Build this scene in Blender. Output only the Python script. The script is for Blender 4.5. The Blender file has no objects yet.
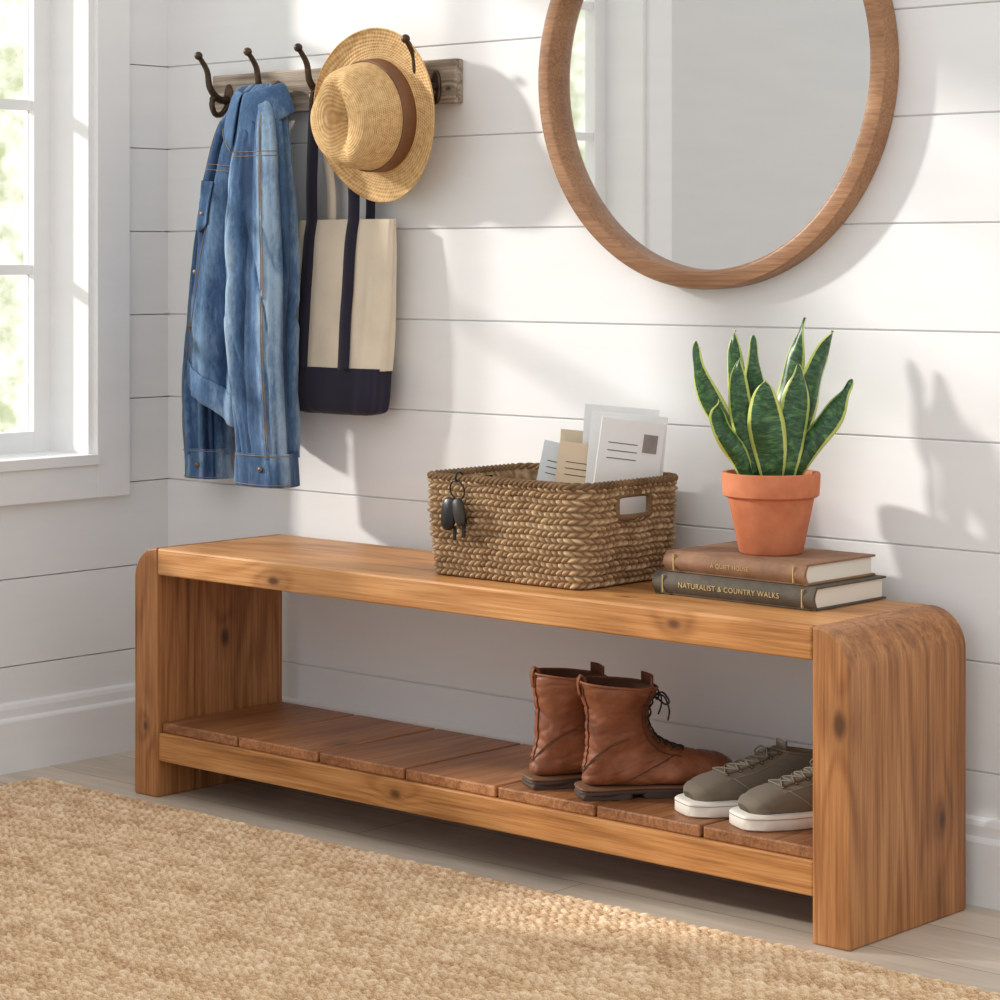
import bpy, math, random
import numpy as np
from mathutils import Vector, noise, Matrix
random.seed(7)
sc = bpy.context.scene
COL = sc.collection
try:
    sc.view_settings.view_transform = 'Standard'
    sc.view_settings.look = 'None'
except Exception:
    pass

# ------------------------------------------------------------ helpers
def empty(name, loc=(0,0,0), rz=0.0):
    e = bpy.data.objects.new(name, None)
    e.empty_display_size = .1
    e.location = loc; e.rotation_euler = (0,0,rz)
    COL.objects.link(e)
    return e

def mesh_obj(name, verts, faces, mat=None, parent=None, smooth=False, bevel=0, subsurf=0, solid=0, mats=None, midx=None):
    me = bpy.data.meshes.new(name)
    me.from_pydata([tuple(v) for v in verts], [], faces)
    me.update()
    ob = bpy.data.objects.new(name, me)
    COL.objects.link(ob)
    if mats:
        for m in mats: me.materials.append(m)
        me.polygons.foreach_set('material_index', midx)
    elif mat: me.materials.append(mat)
    if smooth: me.polygons.foreach_set('use_smooth', [True]*len(me.polygons))
    if parent: ob.parent = parent
    if solid:
        m = ob.modifiers.new('solid','SOLIDIFY'); m.thickness = solid; m.offset = 0
    if subsurf:
        m = ob.modifiers.new('sub','SUBSURF'); m.levels = subsurf; m.render_levels = subsurf
    if bevel:
        m = ob.modifiers.new('bev','BEVEL'); m.width = bevel; m.segments = 3; m.limit_method='ANGLE'; m.angle_limit=math.radians(40)
        m.harden_normals = False
    return ob

def boxdata(x0,x1,y0,y1,z0,z1):
    v=[(x0,y0,z0),(x1,y0,z0),(x1,y1,z0),(x0,y1,z0),(x0,y0,z1),(x1,y0,z1),(x1,y1,z1),(x0,y1,z1)]
    f=[(0,3,2,1),(4,5,6,7),(0,1,5,4),(1,2,6,5),(2,3,7,6),(3,0,4,7)]
    return v,f
def box(name,x0,x1,y0,y1,z0,z1,mat,parent=None,bevel=0.002):
    v,f=boxdata(x0,x1,y0,y1,z0,z1)
    return mesh_obj(name,v,f,mat,parent,bevel=bevel)
def multibox(name,boxes,mat,parent=None,bevel=0.0):
    V=[];F=[]
    for b in boxes:
        v,f=boxdata(*b); o=len(V); V+=v; F+=[tuple(i+o for i in q) for q in f]
    return mesh_obj(name,V,F,mat,parent,bevel=bevel)

def loft(rings, cap0=False, cap1=False, closed=True):
    V=[];F=[]; n=len(rings[0])
    for r in rings: V+= [tuple(p) for p in r]
    for i in range(len(rings)-1):
        for j in range(n if closed else n-1):
            k=(j+1)%n
            F.append((i*n+j,i*n+k,(i+1)*n+k,(i+1)*n+j))
    if cap0: F.append(tuple(range(n))[::-1])
    if cap1: F.append(tuple((len(rings)-1)*n+j for j in range(n)))
    return V,F

def tubedata(path, r, seg=10, closed=False):
    path=[Vector(p) for p in path]; n=len(path)
    rr = r if isinstance(r,(list,tuple)) else [r]*n
    rings=[]; prev=None
    for i in range(n):
        if closed: t=(path[(i+1)%n]-path[i-1]).normalized()
        else: t=(path[min(i+1,n-1)]-path[max(i-1,0)]).normalized()
        if prev is None:
            up=Vector((0,0,1)) if abs(t.z)<.9 else Vector((1,0,0))
            a=t.cross(up).normalized()
        else:
            a=(prev-t*prev.dot(t)).normalized()
        prev=a; b=t.cross(a)
        rings.append([path[i]+(a*math.cos(2*math.pi*k/seg)+b*math.sin(2*math.pi*k/seg))*rr[i] for k in range(seg)])
    if closed: rings.append(rings[0]); return loft(rings)
    return loft(rings,True,True)
def tube(name,path,r,mat,parent=None,seg=10,closed=False):
    v,f=tubedata(path,r,seg,closed)
    return mesh_obj(name,v,f,mat,parent,smooth=True)
def multi(name,parts,mat,parent=None,smooth=True,**k):
    V=[];F=[]
    for v,f in parts:
        o=len(V); V+=list(v); F+=[tuple(i+o for i in q) for q in f]
    return mesh_obj(name,V,F,mat,parent,smooth=smooth,**k)

def cr(keys, s):
    n=len(keys)-1; x=min(max(s,0),1)*n; i=min(int(x),n-1); t=x-i
    p0=keys[max(i-1,0)];p1=keys[i];p2=keys[i+1];p3=keys[min(i+2,n)]
    return [0.5*((2*b)+(-a+c)*t+(2*a-5*b+4*c-d)*t*t+(-a+3*b-3*c+d)*t**3) for a,b,c,d in zip(p0,p1,p2,p3)]
def spline(pts,n=24):
    return [Vector(cr([tuple(p) for p in pts], i/(n-1))) for i in range(n)]

def lathe(profile, seg=64):
    rings=[[ (r*math.cos(2*math.pi*k/seg), r*math.sin(2*math.pi*k/seg), z) for k in range(seg)] for r,z in profile]
    return loft(rings)

# ------------------------------------------------------------ materials
def srgb(r,g,b):
    f=lambda c:(c/255/12.92) if c/255<=.04045 else ((c/255+.055)/1.055)**2.4
    return (f(r),f(g),f(b),1)
class NT:
    def __init__(s,name):
        s.m=bpy.data.materials.new(name); s.m.use_nodes=True
        s.t=s.m.node_tree; s.n=s.t.nodes; s.b=s.n['Principled BSDF']
    def link(s,a,b): s.t.links.new(a,b)
    def coord(s,scale=(1,1,1),kind='Object',loc=(0,0,0),rot=(0,0,0)):
        tc=s.n.new('ShaderNodeTexCoord'); mp=s.n.new('ShaderNodeMapping')
        mp.inputs['Scale'].default_value=scale; mp.inputs['Location'].default_value=loc; mp.inputs['Rotation'].default_value=rot
        s.link(tc.outputs[kind],mp.inputs['Vector']); return mp.outputs['Vector']
    def noise(s,vec,scale,detail=4,rough=.55,dist=0):
        n=s.n.new('ShaderNodeTexNoise'); s.link(vec,n.inputs['Vector'])
        n.inputs['Scale'].default_value=scale;n.inputs['Detail'].default_value=detail
        n.inputs['Roughness'].default_value=rough;n.inputs['Distortion'].default_value=dist
        return n.outputs['Fac']
    def ramp(s,fac,stops):
        r=s.n.new('ShaderNodeValToRGB'); s.link(fac,r.inputs['Fac'])
        e=r.color_ramp.elements
        while len(e)<len(stops): e.new(.5)
        for i,(p,c) in enumerate(stops): e[i].position=p; e[i].color=c
        return r.outputs['Color']
    def mix(s,f,a,b,mode='MIX'):
        m=s.n.new('ShaderNodeMix'); m.data_type='RGBA'; m.blend_type=mode
        for sock,v in ((m.inputs[0],f),(m.inputs[6],a),(m.inputs[7],b)):
            if hasattr(v,'is_linked'): s.link(v,sock)
            else: sock.default_value=v
        return m.outputs[2]
    def math(s,op,a,b=0.0,c=None,clamp=False):
        m=s.n.new('ShaderNodeMath'); m.operation=op; m.use_clamp=clamp
        for i,v in enumerate((a,b) if c is None else (a,b,c)):
            if hasattr(v,'is_linked'): s.link(v,m.inputs[i])
            else: m.inputs[i].default_value=v
        return m.outputs[0]
    def bump(s,h,strength=.3,dist=.002):
        b=s.n.new('ShaderNodeBump'); b.inputs['Strength'].default_value=strength; b.inputs['Distance'].default_value=dist
        s.link(h,b.inputs['Height']); s.link(b.outputs['Normal'],s.b.inputs['Normal'])
    def col(s,c):
        if hasattr(c,'is_linked'): s.link(c,s.b.inputs['Base Color'])
        else: s.b.inputs['Base Color'].default_value=c
    def set(s,rough=.5,metal=0,spec=.5,sheen=0):
        s.b.inputs['Roughness'].default_value=rough; s.b.inputs['Metallic'].default_value=metal
        s.b.inputs['Specular IOR Level'].default_value=spec
        s.b.inputs['Sheen Weight'].default_value=sheen

def simple(name,c,rough=.5,metal=0,var=.08,nscale=20,bump=0,spec=.5,bscale=200,sheen=0):
    t=NT(name); v=t.coord()
    n=t.noise(v,nscale,5)
    d=tuple(x*(1-var*2) for x in c[:3])+(1,); l=tuple(min(1,x*(1+var)) for x in c[:3])+(1,)
    t.col(t.ramp(n,[(.3,d),(.7,l)])); t.set(rough,metal,spec,sheen)
    if bump: t.bump(t.noise(v,bscale,3),bump,.001)
    return t.m

def wood(name,dark,mid,light,grain,ringscale=8,rough=.42,knots=(),contrast=1.0,vary=.22,lo=.26,hi=.74):
    """pine-like timber; knots = list of points (object space, metres) that the growth rings bend around"""
    t=NT(name)
    st={'x':(.10,1,1),'z':(1,1,.10),'y':(1,.10,1)}[grain]
    oi=t.n.new('ShaderNodeObjectInfo')
    tc=t.n.new('ShaderNodeTexCoord'); add=t.n.new('ShaderNodeVectorMath'); add.operation='ADD'
    comb=t.n.new('ShaderNodeCombineXYZ')
    r10=t.math('MULTIPLY',oi.outputs['Random'],7.0)
    for i in range(3): t.link(r10,comb.inputs[i])
    t.link(tc.outputs['Object'],add.inputs[0]); t.link(comb.outputs[0],add.inputs[1])
    mp=t.n.new('ShaderNodeMapping'); mp.inputs['Scale'].default_value=st
    t.link(add.outputs[0],mp.inputs['Vector']); v=mp.outputs['Vector']
    big=t.noise(v,ringscale,2,.45,.15)
    kn=None
    if knots:
        ks=tuple(.55 if q<1 else 1 for q in st)
        mk=t.n.new('ShaderNodeMapping'); mk.inputs['Scale'].default_value=ks
        t.link(tc.outputs['Object'],mk.inputs['Vector'])
        for kp in knots:
            dn=t.n.new('ShaderNodeVectorMath'); dn.operation='DISTANCE'
            t.link(mk.outputs[0],dn.inputs[0]); dn.inputs[1].default_value=tuple(a*b for a,b in zip(kp[:3],ks))
            d1=t.math('MULTIPLY',dn.outputs['Value'],3.6/(kp[3] if len(kp)>3 else 1))
            kn=d1 if kn is None else t.math('MINIMUM',kn,d1)
        infl=t.math('POWER',t.math('SUBTRACT',1.0,t.math('MULTIPLY',kn,3.4),clamp=True),2.0)
        big=t.math('ADD',big,t.math('MULTIPLY',infl,.16))
    ring=t.math('SINE',t.math('MULTIPLY',big,62.0)); ring=t.math('MULTIPLY_ADD',ring,.5,.5)
    ring=t.math('POWER',ring,2.2)
    mp2=t.n.new('ShaderNodeMapping'); mp2.inputs['Scale'].default_value=tuple(.25 if q<1 else 1 for q in st)
    t.link(v,mp2.inputs['Vector']); fine=t.noise(mp2.outputs['Vector'],210,4,.7)
    tone=t.noise(v,6.5,5,.62)
    blot=t.noise(add.outputs[0],3.0,3)
    f=t.math('ADD',t.math('MULTIPLY',ring,.17*contrast),t.math('MULTIPLY',tone,.60))
    f=t.math('ADD',f,t.math('MULTIPLY',blot,.22))
    f=t.math('ADD',f,t.math('MULTIPLY',t.math('SUBTRACT',fine,.5),.80))
    c=t.ramp(f,[(lo,light),((lo+hi)/2,mid),(hi,dark)])
    if knots:
        d=t.math('ADD',kn,t.math('MULTIPLY',t.math('SUBTRACT',fine,.5),.05))
        k=t.ramp(d,[(.018,(1,1,1,1)),(.048,(0,0,0,1))])
        dk=tuple(x*.35 for x in dark[:3])+(1,)
        h=t.ramp(kn,[(.03,(1,1,1,1)),(.13,(0,0,0,1))])
        c=t.mix(t.math('MULTIPLY',h,.4),c,dark)
        c=t.mix(t.math('MULTIPLY',k,.8),c,dk)
    hv=t.n.new('ShaderNodeHueSaturation'); t.link(c,hv.inputs['Color'])
    t.link(t.math('MULTIPLY_ADD',oi.outputs['Random'],vary,1-vary*.5),hv.inputs['Value'])
    t.col(hv.outputs['Color']); t.set(rough,0,.4)
    t.bump(t.math('ADD',fine,t.math('MULTIPLY',ring,.2)),.25,.0008)
    return t.m

KX=[(.72,-.367,.430,.7),(1.62,-.367,.442,.8),(1.02,-.365,.095,.7),(1.47,-.30,.463,.5)]
KZ=[(1.925,-.367,.325,1.1),(1.942,-.12,.15,.8),(1.92,-.20,.4635,.8),(.403,-.20,.28,.9),(.37,-.367,.13,.5)]
KY=[(.80,-.28,.139,.7),(1.21,-.22,.139,.6)]
wood_x=wood('bench_wood_x', srgb(128,80,42), srgb(182,124,68), srgb(212,158,102),'x',contrast=.7,vary=.08,knots=KX)
wood_z=wood('bench_wood_z', srgb(104,64,34), srgb(154,100,56), srgb(188,132,82),'z',contrast=.8,vary=.06,knots=KZ)
wood_y=wood('slat_wood_y', srgb(92,54,32), srgb(142,92,56), srgb(178,124,82),'y',contrast=.6,vary=.5,knots=KY)
mirror_wood=wood('mirror_frame_wood', srgb(104,70,46), srgb(142,100,68), srgb(170,128,92),'x',ringscale=5,contrast=.3)
rack_wood=wood('weathered_wood', srgb(88,76,66), srgb(146,130,114), srgb(190,176,158),'x',ringscale=12,rough=.85,knots=[(.30,-.022,1.33,.5),(.60,-.022,1.35,.5),(.82,-.022,1.315,.4)])

def wall_mat(name,c):
    t=NT(name); v=t.coord((1,1,6)); n=t.noise(v,3,4)
    t.col(t.ramp(n,[(.3,tuple(x*.965 for x in c[:3])+(1,)),(.7,c)])); t.set(.55,0,.3)
    t.bump(t.noise(t.coord((4,4,30)),8,4),.05,.001); return t.m
white_wall=wall_mat('white_shiplap_paint',(.845,.845,.84,1))
white_trim=wall_mat('white_trim_paint',(.87,.868,.86,1))
grey_wall=wall_mat('plain_plaster',(.70,.695,.68,1))

def floor_mat():
    t=NT('pale_oak_floor')
    br=t.n.new('ShaderNodeTexBrick'); v=t.coord()
    t.link(v,br.inputs['Vector']); br.offset=.37
    br.inputs['Scale'].default_value=1; br.inputs['Brick Width'].default_value=1.4; br.inputs['Row Height'].default_value=.16
    br.inputs['Mortar Size'].default_value=.0012; br.inputs['Mortar Smooth'].default_value=.2
    br.inputs['Color1'].default_value=srgb(236,226,212); br.inputs['Color2'].default_value=srgb(222,211,196); br.inputs['Mortar'].default_value=srgb(150,138,124)
    g=t.noise(t.coord((.12,1,1)),45,5,.65,.4); g2=t.noise(t.coord((.1,1,1)),8,3)
    f=t.math('ADD',t.math('MULTIPLY',g,.6),t.math('MULTIPLY',g2,.5))
    c=t.mix(.65,br.outputs['Color'],t.ramp(f,[(.35,srgb(240,232,222)),(.75,srgb(170,158,144))]),'MULTIPLY')
    t.col(c); t.set(.38,0,.4); t.bump(g,.08,.001); return t.m

def glass_mat():
    t=NT('window_glass'); t.n.remove(t.b)
    o=t.n['Material Output']; a=t.n.new('ShaderNodeBsdfTransparent'); g=t.n.new('ShaderNodeBsdfGlossy'); g.inputs['Roughness'].default_value=.02
    m=t.n.new('ShaderNodeMixShader'); m.inputs[0].default_value=.05
    t.link(a.outputs[0],m.inputs[1]);t.link(g.outputs[0],m.inputs[2]);t.link(m.outputs[0],o.inputs['Surface']); return t.m

# ------------------------------------------------------------ room shell
Z0=.886-.1706*5; P=.1706
lines=[Z0+P*k for k in range(0,16)]
ZTOP=2.7
def bands():
    zs=[0]+[z for z in lines if z>0.02 and z<ZTOP]+[ZTOP]
    return [(zs[i]+ (.0011 if i else 0), zs[i+1]-.0011) for i in range(len(zs)-1)]
XR=4.6
prof=[]
for a,b in bands():
    prof+=[(.005,a-.0001),(.0012,a),(0,a+.0012),(0,b-.0012),(.0012,b),(.005,b+.0001)]
V=[];F=[]
for (y,z) in prof: V+=[(-.0,y,z),(XR,y,z)]
for i in range(len(prof)-1): F.append((2*i,2*i+1,2*i+3,2*i+2))
n0=len(V); v,f=boxdata(-.15,XR,.0055,.12,0,ZTOP); V+=v;F+=[tuple(i+n0 for i in q) for q in f]
mesh_obj('wall_back',V,F,white_wall)

WY0,WY1=-.199,-1.595; WZ0,WZ1=.60,2.18
cw=.09; YE=WY1-cw
bx=[]
for a,b in bands():
    segs=[(YE,0)]
    if a<WZ1 and b>WZ0:
        segs=[(WY0,0),(YE,WY1)]
        if a<WZ0: bx.append((-.010,0,WY1,WY0,a,WZ0))
        if b>WZ1: bx.append((-.010,0,WY1,WY0,WZ1,b))
    for s in segs: bx.append((-.010,0,s[0],s[1],a,b))
bk=[(-.15,-.0102,WY0,0,0,ZTOP),(-.15,-.0102,YE,WY1,0,ZTOP),(-.15,-.0102,WY1,WY0,0,WZ0),(-.15,-.0102,WY1,WY0,WZ1,ZTOP)]
wl=multibox('wall_left',bx+bk,white_wall)
box('wall_left_plain',-.15,0,-4.2,YE,0,ZTOP,grey_wall,parent=wl,bevel=0)
box('floor',-.15,XR,-4.2,.12,-.05,0,floor_mat(),bevel=0)

def baseboard(name,axis,L):
    pf=[(0,0),(.020,0),(.020,.098),(.018,.102),(.012,.106),(.012,.122),(.009,.130),(.004,.134),(0,.134)]
    if axis=='x': rings=[[(L0,-d,z) for d,z in pf] for L0 in (0.0,L)]
    else: rings=[[(d,-L0,z) for d,z in pf] for L0 in (0.0,L)]
    v,f=loft(rings,True,True)
    return mesh_obj(name,v,f,white_trim,bevel=0)
baseboard('baseboard_back','x',XR); baseboard('baseboard_left','y',4.2)

win=empty('window_1')
multibox('casing',[(0,.018,WY0,WY0+cw-.006,WZ0-cw+.010,WZ1+cw),(0,.018,WY1-cw,WY1,WZ0-cw+.010,WZ1+cw),(0,.018,WY1,WY0,WZ1,WZ1+cw),(0,.018,WY1,WY0,WZ0-cw+.010,WZ0-.012)],white_trim,win,.002)
multibox('jamb',[(-.152,.004,WY0-.012,WY0,WZ0+.008,WZ1-.012),(-.152,.004,WY1,WY1+.012,WZ0+.008,WZ1-.012),(-.152,.004,WY1,WY0,WZ1-.012,WZ1),(-.152,.026,WY1,WY0,WZ0-.012,WZ0+.008)],white_trim,win)
sb=[]; gl=[]
ym=(WY0+WY1)/2
for (ya,yb) in ((ym+.02,WY0-.012),(WY1+.012,ym-.02)):
    z0,z1=WZ0+.008,WZ1-.012; w=.042
    sb+=[(-.152,-.118,yb-w,yb,z0,z1),(-.152,-.118,ya,ya+w,z0,z1),(-.151,-.119,ya+w,yb-w,z0,z0+w),(-.151,-.119,ya+w,yb-w,z1-w,z1)]
    yc=(ya+yb)/2
    for z in (.978,1.312,1.646,1.98):
        sb.append((-.146,-.124,ya+w,yc-.010,z-.010,z+.010)); sb.append((-.146,-.124,yc+.010,yb-w,z-.010,z+.010))
    sb.append((-.145,-.125,yc-.010,yc+.010,z0+w,z1-w))
    gl.append((-.137,-.134,ya+w,yb-w,z0+w,z1-w))
sb.append((-.150,-.11,ym-.02,ym+.02,WZ0+.008,WZ1-.012))
multibox('sash',sb,white_trim,win)
multibox('glass',gl,glass_mat(),win)

# ------------------------------------------------------------ rug
def rug():
    x0,x1,y0,y1=.115,2.42,-1.62,-.415
    nx,ny=1010,590
    xs=np.linspace(x0,x1,nx); ys=np.linspace(y0,y1,ny)
    X,Y=np.meshgrid(xs,ys)
    rng=np.random.default_rng(3)
    def wob(A,B,f,s): return np.sin(A*f+s)*np.sin(B*f*1.3+s*2)
    Xw=X+.003*wob(X,Y,23,1)+.0015*wob(Y,X,71,2); Yw=Y+.003*wob(X,Y,19,4)+.0010*wob(X,Y,90,3)
    pv=.0125; pu=.019
    v=(Yw-y0)/pv; row=np.floor(v).astype(int); fr=v-row
    u=(Xw-x0)/pu+.5*(row%2)+rng.random(400)[np.clip(row,0,399)]*.3+1.0*(fr-.5)*np.where(row%2==0,1,-1)
    colm=np.floor(u).astype(int)
    R=rng.random((400,400)); rr=R[np.clip(row,0,399),np.clip(colm,0,399)]
    fu=np.abs(np.sin(np.pi*(u-colm))); fv=np.abs(np.sin(np.pi*fr))
    H=.003+.0075*(.25+.75*fu**.8)*(fv**.75)*(.7+.4*rr)
    Zz=H+.0007*wob(X,Y,230,1)*fu
    ed=np.minimum.reduce([X-x0,x1-X,Y-y0,y1-Y]); Zz=np.where(ed<.003,.001,Zz)
    co=np.stack([X,Y,Zz],-1).reshape(-1,3)
    me=bpy.data.meshes.new('jute_rug')
    idx=np.arange(nx*ny).reshape(ny,nx)
    q=np.stack([idx[:-1,:-1],idx[:-1,1:],idx[1:,1:],idx[1:,:-1]],-1).reshape(-1,4)
    me.vertices.add(len(co)); me.vertices.foreach_set('co',co.ravel())
    me.loops.add(q.size); me.loops.foreach_set('vertex_index',q.ravel().astype(np.int32))
    me.polygons.add(len(q)); me.polygons.foreach_set('loop_start',np.arange(0,q.size,4,dtype=np.int32))
    me.polygons.foreach_set('use_smooth',np.ones(len(q),dtype=bool))
    me.update(calc_edges=True)
    tone=rr*.5+.5*fu*fv  # random tone per loop, plus cavity shade painted into the gaps
    at=me.attributes.new('tone','FLOAT','POINT'); at.data.foreach_set('value',tone.ravel().astype(np.float32))
    t=NT('jute_fibre'); a=t.n.new('ShaderNodeAttribute'); a.attribute_name='tone'
    big=t.noise(t.coord((1,2.5,1)),7,5,.6); fib=t.noise(t.coord((1,3,1)),330,3)
    f=t.math('ADD',t.math('MULTIPLY',a.outputs['Fac'],.42),t.math('MULTIPLY',big,.45)); f=t.math('ADD',f,t.math('MULTIPLY',t.math('SUBTRACT',fib,.5),.9))
    t.col(t.ramp(f,[(.14,srgb(150,112,76)),(.42,srgb(212,176,136)),(.72,srgb(246,224,192))])); t.set(.9,0,.1,.1); t.bump(fib,.6,.001)
    me.materials.append(t.m)
    ob=bpy.data.objects.new('jute_rug',me); COL.objects.link(ob)
rug()

# ------------------------------------------------------------ bench
bench=empty('bench')
BX0,BX1,BYF,BYB,BH=.337,1.942,-.367,-.050,.4635
T=.066
def side(name,xo,xi):
    s=1 if xi>xo else -1; R=.062
    pf=[(xo,0),(xi,0),(xi,BH)]
    pts=[(xo+s*R-s*R*math.sin(a), BH-R+R*math.cos(a)) for a in [math.pi/2*i/12 for i in range(13)]]
    pf+=pts
    if s<0: pf=pf[::-1]
    rings=[[(x,y,z) for x,z in pf] for y in (BYB,BYF)]
    v,f=loft(rings,True,True)
    return mesh_obj(name,v,f,wood_z,bench,bevel=.004)
side('side_panel_left',BX0,BX0+T); side('side_panel_right',BX1,BX1-T)
box('seat_board',BX0+T+.0004,BX1-T-.0004,BYF,BYB,BH-.05,BH,wood_x,bench,bevel=.004)
box('front_rail',BX0+T,BX1-T,BYF+.003,BYF+.035,.068,.120,wood_x,bench,bevel=.003)
box('back_rail',BX0+T,BX1-T,BYB-.035,BYB-.003,.068,.120,wood_x,bench,bevel=.003)
ns=7; wI=(BX1-BX0-2*T)/ns
for i in range(ns):
    a=BX0+T+i*wI
    box('slat_%d'%(i+1),a+.003,a+wI-.003,BYF+.010,BYB-.006,.1201,.139,wood_y,bench,bevel=.003)
SH=.1395

# ------------------------------------------------------------ mirror
mir=empty('round_wall_mirror',(1.421,0,1.316)); mir.rotation_euler=(math.radians(90),0,0)
pf=[(.334,.002),(.367,.002),(.3675,.034),(.365,.039),(.343,.042),(.338,.040),(.335,.032),(.334,.014),(.334,.002)]
v,f=lathe(pf,128); mesh_obj('frame',v,f,mirror_wood,mir,smooth=True).modifiers.new('e','EDGE_SPLIT').split_angle=math.radians(50)
t=NT('silvered_glass'); t.col((.88,.89,.89,1)); t.set(.015,1)
v,f=lathe([(.336,.004),(.336,.012)],128); f=list(f)+[tuple(range(128,256))]
mesh_obj('mirror_glass',v,f,t.m,mir)

# ------------------------------------------------------------ coat rack
rack=empty('coat_rack')
box('board',.163,.838,-.022,-.0005,1.288,1.370,rack_wood,rack,bevel=.003)
iron=simple('antique_bronze',srgb(84,66,52),.42,.75,.25,60)
for i,hx in enumerate((.216,.361,.504,.672,.790)):
    z=1.325; q=.35 if i==3 else 1
    up=spline([(hx,-.024,z-.005),(hx,-.05,z-.006),(hx,-.074,z+.016*q),(hx,-.082,z+.050*q),(hx,-.104,z+.078*q)],20)
    lo=spline([(hx,-.024,z-.012),(hx,-.042,z-.034),(hx,-.060,z-.036),(hx,-.069,z-.018),(hx,-.066,z-.006)],16)
    parts=[tubedata(up,[.0085-.0035*k/19 for k in range(20)]),tubedata(lo,.0058)]
    for c,r in ((up[-1],.0085),(lo[-1],.0072)):
        v,f=lathe([(max(.0001,r*math.sin(math.pi*k/8)),-r*math.cos(math.pi*k/8)) for k in range(9)],14)
        parts.append(([Vector(p)+c for p in v],f))
    multi('hook_%d'%(i+1),parts,iron,rack)
    rings=[]
    for y,s in ((-.022,1),(-.026,1),(-.028,.8)):
        rings.append([(hx+.013*s*math.cos(a),y,z-.006+.032*s*math.sin(a)) for a in [2*math.pi*k/20 for k in range(20)]])
    v,f=loft(rings,False,True); mesh_obj('plate_%d'%(i+1),v,f,iron,rack,smooth=True)

# ------------------------------------------------------------ cloth helper
class Cloth:
    """draped tube: keys (x,y,z,half width,half depth)"""
    def __init__(s,keys,fold=.08,wr=.006,seed=0,nf=3,sq=.85,freq=9,tilt=0,elbow=None,slant=1.5):
        s.k=keys; s.fold=fold; s.wr=wr; s.seed=seed; s.nf=nf; s.sq=sq; s.freq=freq; s.tilt=tilt; s.elbow=elbow; s.slant=slant
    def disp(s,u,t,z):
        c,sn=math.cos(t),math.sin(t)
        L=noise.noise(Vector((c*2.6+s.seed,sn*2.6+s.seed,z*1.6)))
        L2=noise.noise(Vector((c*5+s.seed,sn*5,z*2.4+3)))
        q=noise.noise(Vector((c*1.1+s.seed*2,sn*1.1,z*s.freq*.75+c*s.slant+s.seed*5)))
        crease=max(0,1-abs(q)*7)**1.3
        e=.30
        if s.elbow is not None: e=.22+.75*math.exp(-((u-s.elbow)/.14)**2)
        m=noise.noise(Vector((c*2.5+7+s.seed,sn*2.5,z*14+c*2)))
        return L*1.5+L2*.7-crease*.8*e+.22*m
    def p(s,u,t,off=0,ret=False):
        x,y,z,a,b=cr(s.k,u)
        c,sn=math.cos(t),math.sin(t)
        c2=math.copysign(abs(c)**s.sq,c); s2=math.copysign(abs(sn)**s.sq,sn)
        m=1+s.fold*(math.sin(s.nf*t+s.seed+u*2)+.5*math.sin((s.nf+2)*t+s.seed*2-u*3))*min(1,u*4+.2)
        D=s.disp(u,t,z); d=s.wr*D+off
        P_=Vector((x+(a*m+d)*c2, y+(b*m+d)*s2, z - s.tilt*u*u*a*c2))
        return (P_,D) if ret else P_
    def build(s,name,mat,parent,nu=70,nt=64,caps=(False,False),thick=.003):
        rings=[];at=[]
        for i in range(nu):
            r=[]
            for j in range(nt):
                P_,D=s.p(i/(nu-1),2*math.pi*j/nt,0,True); r.append(P_); at.append(D)
            rings.append(r)
        v,f=loft(rings,*caps)
        ob=mesh_obj(name,v,f,mat,parent,smooth=True,solid=thick)
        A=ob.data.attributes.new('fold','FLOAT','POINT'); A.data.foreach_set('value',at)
        return ob
    def line(s,u0,u1,t0,t1,n=90,off=.0022):
        return [s.p(u0+(u1-u0)*i/(n-1),t0+(t1-t0)*i/(n-1),off) for i in range(n)]
def stitches(name,curves,mat,parent,r=.0008):
    multi(name,[tubedata(c,r,5) for c in curves],mat,parent)

def denim(name,dark,mid,light):
    t=NT(name); v=t.coord()
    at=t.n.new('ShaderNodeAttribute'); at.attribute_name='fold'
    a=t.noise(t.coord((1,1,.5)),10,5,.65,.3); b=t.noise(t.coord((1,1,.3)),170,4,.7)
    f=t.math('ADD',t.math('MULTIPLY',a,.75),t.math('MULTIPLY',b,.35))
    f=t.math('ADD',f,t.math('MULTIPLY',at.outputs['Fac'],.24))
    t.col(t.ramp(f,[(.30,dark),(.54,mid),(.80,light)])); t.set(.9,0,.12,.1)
    w=t.n.new('ShaderNodeTexWave'); w.inputs['Scale'].default_value=320; w.inputs['Distortion'].default_value=1; w.bands_direction='DIAGONAL'
    t.link(v,w.inputs['Vector']); t.bump(t.math('ADD',t.math('MULTIPLY',w.outputs['Fac'],.4),b),.35,.001); return t.m
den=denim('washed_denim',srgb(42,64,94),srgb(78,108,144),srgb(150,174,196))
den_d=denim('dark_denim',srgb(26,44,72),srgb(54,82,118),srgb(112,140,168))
thread=simple('tan_thread',srgb(140,118,90),.8)
copper=simple('dull_button',srgb(122,98,78),.45,.8)

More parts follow.
